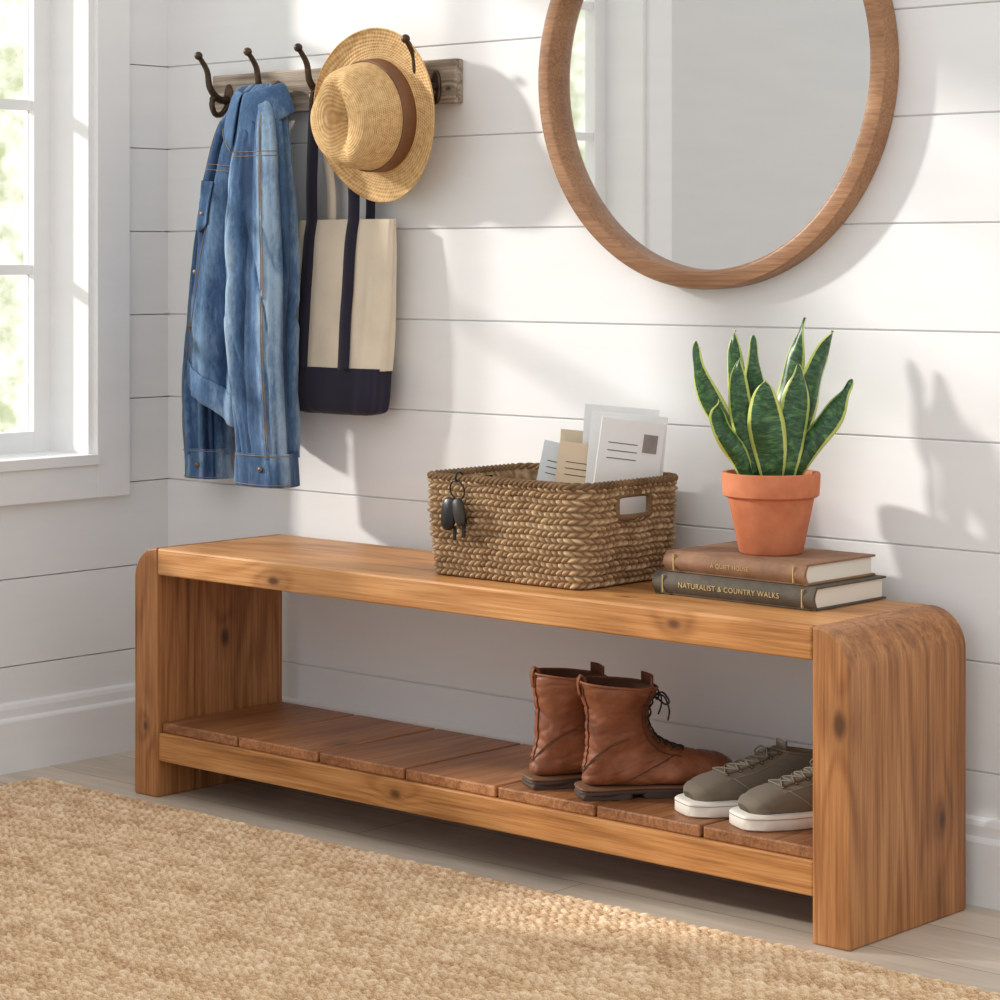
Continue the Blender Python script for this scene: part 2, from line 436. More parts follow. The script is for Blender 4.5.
jk=empty('denim_jacket')
body=Cloth([(.372,-.060,1.340,.020,.020),(.366,-.070,1.31,.045,.034),(.348,-.080,1.25,.078,.044),(.322,-.080,1.14,.104,.046),(.298,-.074,1.0,.112,.044),(.274,-.070,.88,.108,.041),(.262,-.068,.80,.102,.038),(.258,-.068,.735,.098,.036)],.08,.012,1.3,4,tilt=.55,sq=.75)
body.build('body',den_d,jk,130,130)
def bandfix():
    rings=[]
    for (du,zo) in ((.93,0),(.96,0),(1.0,0),(1.0,-.014),(1.0,-.030)):
        rings.append([body.p(du,2*math.pi*j/100,.0035)+Vector((0,0,zo)) for j in range(100)])
    v,f=loft(rings); mesh_obj('waistband',v,f,den,jk,smooth=True,solid=.003)
bandfix()
sl=Cloth([(.300,-.080,1.22,.030,.035),(.262,-.068,1.12,.052,.040),(.222,-.060,.98,.056,.040),(.196,-.056,.84,.055,.038),(.182,-.055,.72,.050,.034),(.186,-.055,.61,.045,.031)],.05,.009,4.1,3,elbow=.55,sq=.75)
sl.build('sleeve_left',den_d,jk,120,80)
slc=Cloth([(.186,-.055,.622,.049,.035),(.186,-.055,.59,.048,.034),(.187,-.055,.562,.049,.035)],.04,.003,4.1,3,sq=.75)
slc.build('cuff_left',den,jk,14,70)
sr=Cloth([(.388,-.082,1.315,.026,.028),(.414,-.110,1.24,.048,.038),(.426,-.126,1.12,.066,.043),(.430,-.130,.98,.075,.043),(.428,-.130,.84,.074,.042),(.434,-.128,.72,.068,.040),(.441,-.126,.62,.062,.037)],.05,.011,2.2,3,elbow=.58,sq=.75)
sr.build('sleeve_right',den,jk,140,96)
src=Cloth([(.441,-.126,.630,.067,.042),(.442,-.126,.60,.066,.041),(.443,-.126,.566,.067,.042)],.04,.003,2.2,3,sq=.75)
src.build('cuff_right',den,jk,14,80)
def collar():
    for nm,a0,a1 in (('collar_left',-3.3,-1.75),('collar_right',-1.62,.25)):
        rings=[]
        for i in range(18):
            s=i/17; a=a0+(a1-a0)*s
            cx,cy=.372,-.078
            pt=s if nm=='collar_left' else 1-s
            o=Vector((cx+.044*math.cos(a),cy+.036*math.sin(a),1.338-.022*pt))
            out=Vector((math.cos(a),math.sin(a)*.8,0)); w=.055+.060*pt**1.5
            rings.append([o-out*.004-Vector((0,0,.012)),o,o+out*.008+Vector((0,0,.006)),o+out*.017-Vector((0,0,.006)),o+out*.028-Vector((0,0,w*.5)),o+out*.038-Vector((0,0,w))])
        v,f=loft(rings,closed=False)
        mesh_obj(nm,v,f,den,jk,smooth=True,solid=.004,subsurf=2)
        stitches(nm+'_stitch',[[Vector(r[5])*.9+Vector(r[4])*.1+Vector((0,-.003,0)) for r in rings]],thread,jk)
collar()
st=[sr.line(.10,.98,-1.0,-1.0),sr.line(.10,.98,-1.07,-1.07),sr.line(.22,.22,-3.0,-.2),sr.line(.232,.232,-3.0,-.2),
    src.line(.1,.1,-3.1,0),src.line(.9,.9,-3.1,0),slc.line(.1,.1,-3.1,0),slc.line(.9,.9,-3.1,0),
    sl.line(.3,.97,-1.9,-1.9),body.line(.25,.93,-2.25,-2.45),body.line(.25,.93,-2.38,-2.60),body.line(.38,.38,-3,-1.2),body.line(.393,.393,-3,-1.2),body.line(.42,.93,-1.85,-2.0)]
stitches('stitching',st,thread,jk)
fl=[]
for i in range(9):
    u=.42+.085*i/8
    row=[]
    for j in range(13):
        s=j/12; pt=1+.25*(1-abs(2*s-1))
        row.append(body.p(.42+(u-.42)*pt,-2.35+ .62*s,.005))
    fl.append(row)
v,f=loft(fl,closed=False); mesh_obj('pocket_flap',v,f,den,jk,smooth=True,solid=.003)
def button(c,nrm,r,mat,parent,name):
    v,f=lathe([(.0001,.003),(r*.6,.0028),(r,.0015),(r,-.002)],16)
    q=Vector(nrm).to_track_quat('Z','Y')
    mesh_obj(name,[Vector(c)+q@Vector(p) for p in v],f,mat,parent,smooth=True)
for i,(cl,u,tt) in enumerate(((src,.5,-1.3),(slc,.5,-1.4),(body,.49,-2.04),(body,.62,-2.33),(body,.78,-2.38))):
    c=cl.p(u,tt,.004); button(c,(.2,-1,0),.0055,copper,jk,'button_%d'%(i+1))

# ------------------------------------------------------------ tote bag
def canvas(name,c):
    t=NT(name); v=t.coord(); a=t.noise(v,10,4); b=t.noise(v,600,2)
    d=tuple(x*.86 for x in c[:3])+(1,)
    t.col(t.ramp(t.math('ADD',t.math('MULTIPLY',a,.7),t.math('MULTIPLY',b,.3)),[(.35,d),(.65,c)])); t.set(.9,0,.1,.1); t.bump(b,.3,.0006); return t.m
cream=canvas('cream_canvas',srgb(230,215,192)); navy=canvas('navy_canvas',srgb(48,46,60))
tote=empty('tote_bag')
tb=Cloth([(.565,-.040,1.075,.135,.010),(.565,-.041,1.03,.136,.017),(.564,-.043,.93,.134,.024),(.562,-.045,.85,.130,.028),(.559,-.047,.79,.126,.030)],.02,.005,5.5,2,.6,4)
tb.build('canvas_body',cream,tote,80,120)
tn=Cloth([(.559,-.047,.794,.128,.032),(.558,-.047,.76,.127,.032),(.556,-.047,.725,.122,.030),(.556,-.047,.712,.112,.024),(.556,-.047,.706,.08,.012)],.02,.005,5.5,2,.6,4)
tn.build('canvas_base',navy,tote,30,120,(False,True))
def strip(name,pts,w,mat,parent,th=.003,wd=(1,0,0)):
    wd=Vector(wd); L=[Vector(p)-wd*w/2 for p in pts]; Rr=[Vector(p)+wd*w/2 for p in pts]
    V=[];F=[]
    for a,b in zip(L,Rr): V+=[a,b]
    for i in range(len(pts)-1): F.append((2*i,2*i+1,2*i+3,2*i+2))
    return mesh_obj(name,V,F,mat,parent,smooth=True,solid=th)
def tote_front(cl,x,u):
    lo,hi=-math.pi,0
    for _ in range(30):
        m=(lo+hi)/2
        if cl.p(u,m).x<x: lo=m
        else: hi=m
    return cl.p(u,(lo+hi)/2,.004)
for nm,xs,xt in (('front_strap_right',.604,.530),('front_strap_left',.486,.500)):
    body_pts=[tote_front(tb,xs,u) for u in [1-i/20 for i in range(21)]]
    top=body_pts[-1]
    arc=spline([top,(xs+(xt-xs)*.04,-.052,1.14),(xs+(xt-xs)*.30,-.052,1.23),(.505,-.060,1.315)],14)[1:]
    strip(nm,body_pts+arc,.028,navy,tote)
for nm,xs,xt in (('back_strap_right',.622,.508),('back_strap_left',.52,.502)):
    arc=spline([(xs,-.030,1.05),(xs,-.032,1.14),((xs+xt)/2,-.042,1.23),(xt,-.052,1.312)],14)
    strip(nm,arc,.022,cream if 'left' in nm else navy,tote)

# ------------------------------------------------------------ straw hat
def straw():
    t=NT('woven_straw'); 
    tc=t.n.new('ShaderNodeTexCoord'); sp=t.n.new('ShaderNodeSeparateXYZ'); t.link(tc.outputs['Object'],sp.inputs[0])
    r=t.math('SQRT',t.math('ADD',t.math('MULTIPLY',sp.outputs['X'],sp.outputs['X']),t.math('MULTIPLY',sp.outputs['Y'],sp.outputs['Y'])))
    r2=t.math('ADD',r,t.math('MULTIPLY',sp.outputs['Z'],-1.0))
    ang=t.math('ARCTAN2',sp.outputs['Y'],sp.outputs['X'])
    w1=t.math('SINE',t.math('MULTIPLY',r2,1150.0)); w2=t.math('SINE',t.math('ADD',t.math('MULTIPLY',ang,130.0),t.math('MULTIPLY',r2,600.0)))
    h=t.math('ADD',t.math('MULTIPLY',w1,.5),t.math('MULTIPLY',w2,.35))
    n=t.noise(t.coord(),90,4)
    f=t.math('ADD',t.math('MULTIPLY_ADD',n,.6,.2),t.math('MULTIPLY',h,.2))
    t.col(t.ramp(f,[(.25,srgb(180,134,84)),(.5,srgb(218,178,122)),(.75,srgb(240,210,160))])); t.set(.7,0,.2); t.bump(h,.7,.0012); return t.m
hat=empty('straw_hat',(.692,-.072,1.268))
hat.rotation_euler=Vector((-.03,-.99,-.09)).to_track_quat('Z','Y').to_euler()
def hatmesh():
    seg=96; rings=[]
    prof=[(.162,.004),(.158,.000),(.142,-.004),(.122,-.004),(.108,.000),(.101,.008),(.098,.03),(.094,.058),(.088,.085),(.079,.102),(.066,.109),(.045,.109),(.02,.106),(.0005,.104)]
    P2=[cr(prof,i/59) for i in range(60)]
    for r,z in P2:
        ring=[]
        for k in range(seg):
            a=2*math.pi*k/seg
            ry=r*(1.02 if r<.105 else 1.0)
            x=r*math.cos(a); y=ry*math.sin(a); zz=z
            if r>.105: zz+= .008*((r-.105)/.055)*math.cos(2*a+.6)+.008*((r-.105)/.055)
            if z>.06 and r<.1:
                k2=(z-.06)/.045
                zz-= .022*k2*math.exp(-(x/.020)**2)*math.exp(-((y+.01)/.07)**2)
                pin=math.exp(-((y-.055)/.03)**2)
                x*=1-.2*pin*k2
            ring.append((x,y,zz))
        rings.append(ring)
    v,f=loft(rings,False,True)
    mesh_obj('straw_body',v,f,straw(),hat,smooth=True,solid=.0025)
    rings=[]
    for r,z in ((.1030,.006),(.1030,.009),(.1010,.034),(.0990,.036)):
        rings.append([(r*math.cos(2*math.pi*k/seg),r*1.022*math.sin(2*math.pi*k/seg),z) for k in range(seg)])
    v,f=loft(rings); mesh_obj('hat_band',v,f,simple('brown_ribbon',srgb(122,80,50),.6),hat,smooth=True,solid=.002)
hatmesh()

# ------------------------------------------------------------ basket
bsk=empty('woven_basket')
bx0,bx1,by0,by1=1.046,1.374,-.298,-.060; bh=.172; bz=BH+.001
def rrect(s,x0,x1,y0,y1,r):
    w=x1-x0-2*r;h=y1-y0-2*r; q=math.pi*r/2; L=2*w+2*h+4*q; d=(s%1)*L
    for (ln,kind) in ((w,0),(q,1),(h,2),(q,3),(w,4),(q,5),(h,6),(q,7)):
        if d<=ln: break
        d-=ln
    if kind==0: return (x0+r+d,y0,0,-1)
    if kind==2: return (x1,y0+r+d,1,0)
    if kind==4: return (x1-r-d,y1,0,1)
    if kind==6: return (x0,y1-r-d,-1,0)
    cx,cy,a0={1:(x1-r,y0+r,-math.pi/2),3:(x1-r,y1-r,0),5:(x0+r,y1-r,math.pi/2),7:(x0+r,y0+r,math.pi)}[kind]
    a=a0+d/r; return (cx+r*math.cos(a),cy+r*math.sin(a),math.cos(a),math.sin(a))
def basketmesh():
    NS=900; NR=121; rows=16; st=84
    V=[];tone=[];F=[]
    rnd=np.random.default_rng(5).random((40,200))
    for i in range(NR):
        v=i/(NR-1); z=v*(bh-.006); fl=.012*v+.003*math.sin(v*3.1)
        rw=v*rows; ri=min(int(rw),rows-1); fr=rw-ri; fv=math.sin(math.pi*fr)
        for j in range(NS):
            x,y,nx,ny=rrect(j/NS,bx0,bx1,by0,by1,.022)
            u=j/NS*st+.5*(ri%2)+.6*(fr-.5)*(1 if ri%2 else -1); ui=math.floor(u); fu=abs(math.sin(math.pi*(u-ui)))
            rr=rnd[ri,ui%st]
            d=fl+.0078*(fu**.7)*(max(fv,0)**.7)*(.7+.5*rr)
            d+=.002*noise.noise(Vector((x*14,y*14,z*14)))
            V.append((x+nx*d,y+ny*d,bz+z+.001*math.sin(u*.9)*(v>.05))); tone.append(rr*.5+.5*fu*max(fv,0))  # tone: random per stitch, with crevice shading put into the colour
    hole=lambda x,y,z: (abs(y-(by0+by1)/2)<.043) and (.112<z-bz<.148)
    for i in range(NR-1):
        for j in range(NS):
            k=(j+1)%NS; a=V[i*NS+j]
            if hole(*a): continue
            F.append((i*NS+j,i*NS+k,(i+1)*NS+k,(i+1)*NS+j))
    o=len(V)
    NI=20
    for i in range(NI):
        v=i/(NI-1)
        for j in range(160):
            x,y,nx,ny=rrect(j/160,bx0,bx1,by0,by1,.022); d=.012*v-.004
            V.append((x+nx*d,y+ny*d,bz+.004+v*(bh-.010))); tone.append(random.random())
    for i in range(NI-1):
        for j in range(160):
            k=(j+1)%160; a=V[o+i*160+j]; 
            if abs(a[1]-(by0+by1)/2)<.043 and .108<a[2]-bz<.15: continue
            F.append((o+i*160+j,o+(i+1)*160+j,o+(i+1)*160+k,o+i*160+k))
    F.append(tuple(o+j for j in range(160)))
    t=NT('seagrass'); a=t.n.new('ShaderNodeAttribute'); a.attribute_name='tone'
    fib=t.noise(t.coord((1,1,2)),260,3); big=t.noise(t.coord(),14,3)
    f=t.math('ADD',t.math('MULTIPLY',a.outputs['Fac'],.42),t.math('MULTIPLY',big,.30)); f=t.math('ADD',f,t.math('MULTIPLY',fib,.35))
    t.col(t.ramp(f,[(.24,srgb(96,72,50)),(.48,srgb(154,124,92)),(.78,srgb(210,182,144))])); t.set(.8,0,.15); t.bump(fib,.6,.001)
    ob=mesh_obj('woven_wall',V,F,t.m,bsk,smooth=True)
    at=ob.data.attributes.new('tone','FLOAT','POINT'); at.data.foreach_set('value',tone)
    for ph in (0,2.09,4.18):
        path=[]
        for j in range(900):
            x,y,nx,ny=rrect(j/900,bx0,bx1,by0,by1,.022)
            a=j/900*2*math.pi*34+ph; d=.013+.0036*math.cos(a)
            path.append((x+nx*d,y+ny*d,bz+bh-.005+.0036*math.sin(a)))
        tube('rim_rope_%d'%int(ph+1),path,.0038,t.m,bsk,8,True)
    yc=(by0+by1)/2; path=[]
    for k in range(64):
        a=2*math.pi*k/64; c,s=math.cos(a),math.sin(a)
        path.append((bx1+.013,yc+.043*math.copysign(abs(c)**.35,c),bz+.130+.019*math.copysign(abs(s)**.35,s)))
    tube('handle_opening',path,.0055,t.m,bsk,8,True)
basketmesh()

def card(name,c,w,h,rz,tilt,col,extra=None,lean=0,flap=True):
    e=empty(name,c); e.rotation_euler=(math.radians(tilt),math.radians(lean),math.radians(rz))
    m=simple(name+'_paper_'+str(int(c[0]*1000)),col,.8,0,.02)
    box('sheet',-w/2,w/2,-.0012,.0012,0,h,m,e,.0005)
    if flap:
        v=[(-w/2,-.0016,h),(w/2,-.0016,h),(0,-.0016,h*.66)]
        mesh_obj('flap',v,[(0,1,2)],simple('flap_'+str(int(c[0]*1000)),tuple(x*.9 for x in col[:3])+(1,),.8,0,.02),e,solid=.0006)
    if extra:
        box('stamp',w*.18,w*.40,-.0022,-.0012,h*.80,h*.92,simple('stamp_ink',extra,.8,0,.1),e,0)
        multibox('address_lines',[(-w*.36,w*.1,-.0016,-.0011,h*q,h*q+.0015) for q in (.74,.79,.84)],simple('ink',srgb(90,84,80),.8),e)
    return e
zb=BH+.010
wp=(.94,.935,.925,1)
card('envelope',(1.268,-.092,zb),.130,.276,26,0,wp,None,4,False)
card('envelope',(1.300,-.118,zb),.130,.266,44,1,(.91,.905,.89,1),None,5,False)
card('envelope',(1.322,-.150,zb),.120,.258,66,1,wp,srgb(160,150,145),8,False)
card('envelope',(1.250,-.165,zb),.110,.214,22,-4,srgb(232,208,178),srgb(180,130,96),6,False)
card('envelope',(1.190,-.175,zb),.095,.214,16,-6,srgb(228,232,232),srgb(150,180,196),10,False)
card('envelope',(1.215,-.115,zb),.10,.232,14,-2,srgb(222,205,176),None,3)

# keys
keys=empty('key_ring',(1.128,-.326,BH+.150))
steel=simple('key_steel',srgb(60,58,56),.3,.9); blackp=simple('black_fob',srgb(24,24,26),.35)
tube('ring',[(0.016*math.cos(a),-.003*math.sin(a),.0+.016*math.sin(a)) for a in [2*math.pi*k/32 for k in range(32)]],.0015,steel,keys,8,True)
tube('hanger_loop',spline([(0,-.002,.014),(0.002,-.006,.024),(0,.006,.030),(0,.016,.022)],12),.0018,steel,keys,8)
def fob(name,cx,cz,w,h,rot,mat):
    ring=lambda s,y:[(cx+math.cos(rot)*p-math.sin(rot)*q,y,cz+math.sin(rot)*p+math.cos(rot)*q) for p,q in [(w*s*math.copysign(abs(math.cos(a))**.7,math.cos(a)),h*s*math.copysign(abs(math.sin(a))**.7,math.sin(a))) for a in [2*math.pi*k/28 for k in range(28)]]]
    v,f=loft([ring(.85,-.013),ring(1,-.010),ring(1,-.005),ring(.85,-.002)],True,True); mesh_obj(name,v,f,mat,keys,smooth=True)
fob('fob_1',-.012,-.040,.015,.028,-.15,blackp); fob('fob_2',.012,-.036,.011,.024,.25,simple('dark_leather_fob',srgb(52,44,38),.5))
multibox('key_blades',[(.018,.0245,-.008,-.006,-.078,-.052),(.016,.0275,-.0085,-.0055,-.054,-.044),(.0235,.0265,-.008,-.006,-.070,-.066),(-.004,.002,-.006,-.004,-.084,-.06)],steel,keys)

# ------------------------------------------------------------ books
gold=simple('gilt_lettering',srgb(206,180,124),.5,.3)
paper=NT('page_edges'); w=paper.n.new('ShaderNodeTexWave'); w.bands_direction='Z'; w.inputs['Scale'].default_value=240; w.inputs['Distortion'].default_value=.6
paper.link(paper.coord(),w.inputs['Vector']); paper.col(paper.ramp(w.outputs['Fac'],[(0,srgb(220,208,190)),(1,srgb(246,240,228))])); paper.set(.85,0,.1)
def book(x0,x1,y0,y1,z0,th,col,rz,text,nm,ts):
    e=empty('hardcover_book',((x0+x1)/2,(y0+y1)/2,z0),math.radians(rz)); L=(x1-x0)/2;D=(y1-y0)/2
    m=simple('cloth_cover_'+nm,col,.7,0,.12,40,.3,.3,500)
    c=.0035
    box('cover_bottom',-L,L,-D+.004,D,0,c,m,e,.001); box('cover_top',-L,L,-D+.004,D,th-c,th,m,e,.001)
    rings=[]
    for x in (-L,L):
        out=[(x,-D+.006-.010*math.sin(math.pi*k/10),th*k/10) for k in range(11)]
        inn=[(x,-D+.008-.006*math.sin(math.pi*k/10),.0035+(th-.007)*k/10) for k in range(10,-1,-1)]
        rings.append(out+inn)
    v,f=loft(rings,True,True); mesh_obj('spine',v,f,m,e,bevel=0)
    box('pages',-L+.005,L-.005,-D+.006,D-.005,c,th-c,paper.m,e,0)
    cu=bpy.data.curves.new('title','FONT'); cu.body=text; cu.size=ts; cu.align_x='CENTER'; cu.align_y='CENTER'; cu.extrude=.0002
    cu.space_character=1.1
    to=bpy.data.objects.new('title',cu); COL.objects.link(to); to.parent=e; to.rotation_euler=(math.radians(90),0,0); to.location=(-.005,-D-.0046,th/2); cu.materials.append(gold)
    multibox('spine_rules',[(L-.022,L-.0205,-D-.0045,-D+.004,.004,th-.004),(-L+.0205,-L+.022,-D-.0045,-D+.004,.004,th-.004)],gold,e)
    return e
book(1.479,1.792,-.240,-.044,BH+.0005,.036,srgb(94,86,74),0,'NATURALIST & COUNTRY WALKS','olive',.0118)
book(1.498,1.776,-.236,-.050,BH+.037,.033,srgb(148,112,86),-1.0,'A QUIET HOUSE','tan',.0095)
PZ=BH+.0705

# ------------------------------------------------------------ plant
pl=empty('potted_snake_plant',(1.643,-.147,PZ))
t=NT('terracotta'); n=t.noise(t.coord(),18,5); n2=t.noise(t.coord(),160,3)
t.col(t.ramp(n,[(.3,srgb(186,108,74)),(.7,srgb(214,136,98))])); t.set(.8,0,.2); t.bump(n2,.15,.001); terra=t.m
pf=[(.0005,.0),(.048,.0),(.051,.003),(.0685,.088),(.0725,.089),(.0765,.092),(.0785,.124),(.077,.128),(.071,.128),(.069,.124),(.067,.100)]
v,f=lathe(pf,72); mesh_obj('pot',v,f,terra,pl,smooth=True).modifiers.new('e','EDGE_SPLIT').split_angle=math.radians(45)
v,f=lathe([(.069,.112),(.05,.116),(.02,.117),(.0005,.117)],48); mesh_obj('soil',v,f,simple('potting_soil',srgb(54,38,28),1,0,.3,120,1,.1,90),pl,smooth=True)
def leafmat():
    t=NT('snake_plant_leaf'); uv=t.n.new('ShaderNodeUVMap'); uv.uv_map='UVMap'; sp=t.n.new('ShaderNodeSeparateXYZ'); t.link(uv.outputs[0],sp.inputs[0])
    e=t.math('ABSOLUTE',t.math('SUBTRACT',sp.outputs['X'],.5)); 
    mp=t.n.new('ShaderNodeMapping'); mp.inputs['Scale'].default_value=(1.0,12,1); t.link(uv.outputs[0],mp.inputs['Vector'])
    n=t.noise(mp.outputs[0],2.2,4,.6,1.2)
    g=t.ramp(n,[(.34,srgb(24,54,32)),(.52,srgb(46,88,46)),(.72,srgb(96,134,76))])
    e2=t.math('ADD',e,t.math('MULTIPLY',t.math('SUBTRACT',n,.5),.05))
    k=t.ramp(e2,[(.385,(0,0,0,1)),(.41,(1,1,1,1))])
    t.col(t.mix(k,g,srgb(196,204,110))); t.set(.35,0,.5); 
    return t.m
lm=leafmat()
rgt=Vector((.741,.672,0)); tow=Vector((.672,-.741,0))
def leaf(i,ro,dep,tipo,tipd,tiph,w,bow=0.0,tw=0.0):
    base=Vector((0,0,.112))+rgt*ro+tow*dep; tip=rgt*tipo+tow*tipd+Vector((0,0,tiph))
    mid=base*.5+tip*.5+Vector((0,0,.02))-rgt*bow
    c=[base,base*.6+mid*.4+Vector((0,0,.01)),mid,mid*.45+tip*.55+Vector((0,0,.006))-rgt*bow*.3,tip]
    N=30; pts=spline(c,N); V=[];F=[];UV=[]
    M=9
    for a in range(N):
        s=a/(N-1)
        if s<.45: ww=w*(.50+.50*math.sin(s/.45*math.pi/2))
        else:
            q=(s-.45)/.55; ww=w*(1-q**2.0)*(1-.25*q)
        ww=max(ww,.0003)
        tdir=(pts[min(a+1,N-1)]-pts[max(a-1,0)]).normalized()
        ang=tw*(s*1.6-.2); side=(rgt*math.cos(ang)+tow*math.sin(ang)); side=(side-tdir*side.dot(tdir)).normalized(); nrm=side.cross(tdir)
        for b in range(M):
            q=b/(M-1)*2-1
            V.append(pts[a]+side*q*ww+nrm*(1-q*q)*ww*.42+nrm*.003*math.sin(s*16+i+q*2)*abs(q)); UV.append((b/(M-1),s+i*.37))
    for a in range(N-1):
        for b in range(M-1): F.append((a*M+b,a*M+b+1,(a+1)*M+b+1,(a+1)*M+b))
    ob=mesh_obj('leaf_%d'%i,V,F,lm,pl,smooth=True,solid=.0018)
    ul=ob.data.uv_layers.new(name='UVMap')
    for lp in ob.data.loops: ul.data[lp.index].uv=UV[lp.vertex_index]
LV=[(-.030,.010,-.120,.01,.336,.019,.022,.7),(-.036,.020,-.086,.05,.245,.018,.022,-.8),(-.012,-.020,-.054,-.03,.352,.019,.014,.5),
    (-.006,-.010,-.028,.0,.345,.020,.008,-.5),(.006,-.026,.058,-.035,.372,.020,-.002,.8),
    (.020,-.005,.098,.0,.352,.026,.004,-.6),(.030,.006,.126,.02,.276,.020,-.016,.9),(.000,.030,-.014,.055,.275,.029,.006,.2),
    (.018,.022,.040,.03,.300,.026,-.004,-.4),(-.024,.018,-.052,.03,.310,.020,.012,.4)]
for i,a in enumerate(LV): leaf(i+1,*a)

# ------------------------------------------------------------ shoes
class Shoe:
    def __init__(s,rows,seed,wr,pw=.85): s.r=rows; s.seed=seed; s.wr=wr; s.pw=pw
    def p(s,u,t,off=0):
        bx_,bz_,fx,fz,w=cr(s.r,u)
        cx,cz=(bx_+fx)/2,(bz_+fz)/2; ax,az=(fx-bx_)/2,(fz-bz_)/2
        c,sn=math.cos(t),math.sin(t); c2=math.copysign(abs(c)**s.pw,c); s2=math.copysign(abs(sn)**s.pw,sn)
        base=Vector((cx+ax*c2,w*s2,cz+az*c2))
        n=noise.noise(base*22+Vector((s.seed,0,0))); n2=noise.noise(Vector((base.x*30,base.y*10+s.seed,base.z*50)))
        cr_=max(0,1-abs(n2)*6.0)
        d=s.wr*(n*1.2-.5*cr_)*min(1,max(0,(1-u)*4))+off
        out=Vector((ax*c,0,az*c)); 
        if out.length>0: out.normalize()
        out=out*abs(c)+Vector((0,math.copysign(abs(sn),sn),0))
        if out.length>0: out.normalize()
        return base+out*d
def outline(hw,n=64,off=0,asym=.006):
    xs=[q[0] for q in hw]; x0,x1=xs[0],xs[-1]
    def w(x):
        for (a,b),(c,d) in zip(hw[:-1],hw[1:]):
            if a<=x<=c+1e-9:
                t=(x-a)/(c-a); t=t*t*(3-2*t); return b+(d-b)*t
        return 0
    pts=[]
    for k in range(n):
        a=2*math.pi*k/n; x=(x0+x1)/2+(x1-x0)/2*math.cos(a)
        e=min(1,abs(math.sin(a))*1.9)
        e=math.sqrt(max(0,1-(1-e)**2))
        y=math.copysign(1,math.sin(a))*w(min(max(x,x0),x1))*e
        pts.append((x+off*math.cos(a), y+math.copysign(off,y) *e+asym*math.sin((x-x0)/(x1-x0)*math.pi)))
    return pts
def shoe(name,loc,ang,kind,seed,scale=1.0,lean=0.0):
    e=empty(name,loc,math.radians(ang)); e.scale=(scale,)*3
    if kind=='boot':
        L=lean
        rows=[(-.012+L,.206,.126+L,.194,.060),(-.009+L*.85,.188,.122+L*.85,.180,.058),(-.001+L*.5,.155,.114+L*.5,.158,.051),(.006+L*.2,.118,.110+L*.2,.132,.046),(.004,.082,.118,.112,.043),(-.003,.048,.136,.098,.042),(.000,.024,.156,.089,.042),(.05,.020,.178,.082,.043),(.11,.018,.203,.077,.047),(.17,.018,.230,.072,.051),(.22,.018,.258,.064,.049),(.258,.020,.275,.051,.038),(.273,.024,.281,.040,.021)]
        hw=[(-.012,.034),(.03,.041),(.09,.038),(.15,.046),(.20,.053),(.25,.049),(.288,.037)]
        up=leather; so=dark_sole; lc=lace_dark; wr=.0045
        cuts=(.10,.60,9)
    else:
        rows=[(.000,.084,.100,.100,.034),(-.002,.060,.120,.094,.037),(-.003,.032,.142,.086,.039),(.045,.018,.164,.079,.041),(.105,.018,.190,.072,.045),(.16,.018,.220,.066,.048),(.205,.018,.246,.058,.046),(.242,.018,.263,.048,.037),(.262,.022,.270,.038,.019)]
        hw=[(-.010,.029),(.03,.038),(.09,.038),(.15,.045),(.20,.049),(.24,.046),(.278,.034)]
        up=canvas_olive; so=white_rubber; lc=lace_olive; wr=.002
        cuts=(.06,.60,6)
    S=Shoe(rows,seed,wr); NU,NTt=110,72
    rings=[[S.p(i/(NU-1),2*math.pi*j/NTt) for j in range(NTt)] for i in range(NU)]
    v,f=loft(rings,False,True); mesh_obj('upper',v,f,up,e,smooth=True)
    ul=(0,.004,.03,.08,.14,.20,.28,.36)
    inn=[[S.p(u,2*math.pi*j/NTt,0 if k==0 else -.006) for j in range(NTt)] for k,u in enumerate(ul)]
    v,f=loft(inn,False,True); mesh_obj('lining',v,f,lining_boot if kind=='boot' else lining_sneak,e,smooth=True)
    tube('top_binding',[S.p(0.004,2*math.pi*j/48,.0005) for j in range(48)],.0024,up,e,8,True)
    topz=.020 if kind=='boot' else .016
    rg=[]
    for i in range(22):
        u=-.12+ i/21*(cuts[1]+.10)
        rr=[]
        for k in range(9):
            tt=(k/8-.5)*1.1
            if u<0:
                p=S.p(0,tt,-.004); p=p+Vector((-.004,0,-u/.12*topz)); 
            else: p=S.p(u,tt*(1-.4*u),.0012 if u>.04 else -.002)
            rr.append(p)
        rg.append(rr)
    v,f=loft(rg,closed=False); mesh_obj('tongue',v,f,leather_dark if kind=='boot' else lining_sneak2,e,smooth=True,solid=.003)
    a0,a1,nl=cuts
    lp=[];ey=[]
    for k in range(nl):
        u=a0+(a1-a0)*k/(nl-1)*.95; ta=.50-.10*k/nl
        un=a0+(a1-a0)*min(k+1,nl-1)/(nl-1)*.95
        if k<nl-1:
            for s in (-1,1):
                lp.append(tubedata([S.p(u+(un-u)*q/8,s*ta*(1-2*q/8),.0045+.001*s*math.sin(math.pi*q/8)) for q in range(9)],.0017,6))
        lp.append(tubedata([S.p(u,ta*(1-2*q/8),.0035) for q in range(9)],.0017,6))
        for s in (-1,1):
            c=S.p(u,s*(ta+.06),.002); vv,ff=lathe([(.0001,.0022),(.0028,.0018),(.0036,0)],10)
            nrm=(S.p(u,s*(ta+.06),.01)-S.p(u,s*(ta+.06),0)).to_track_quat('Z','Y')
            ey.append(([c+nrm@Vector(p) for p in vv],ff))
    multi('eyelets',ey,brass,e)
    c=S.p(a0,0,.006); bs=1.0 if kind=='boot' else .7
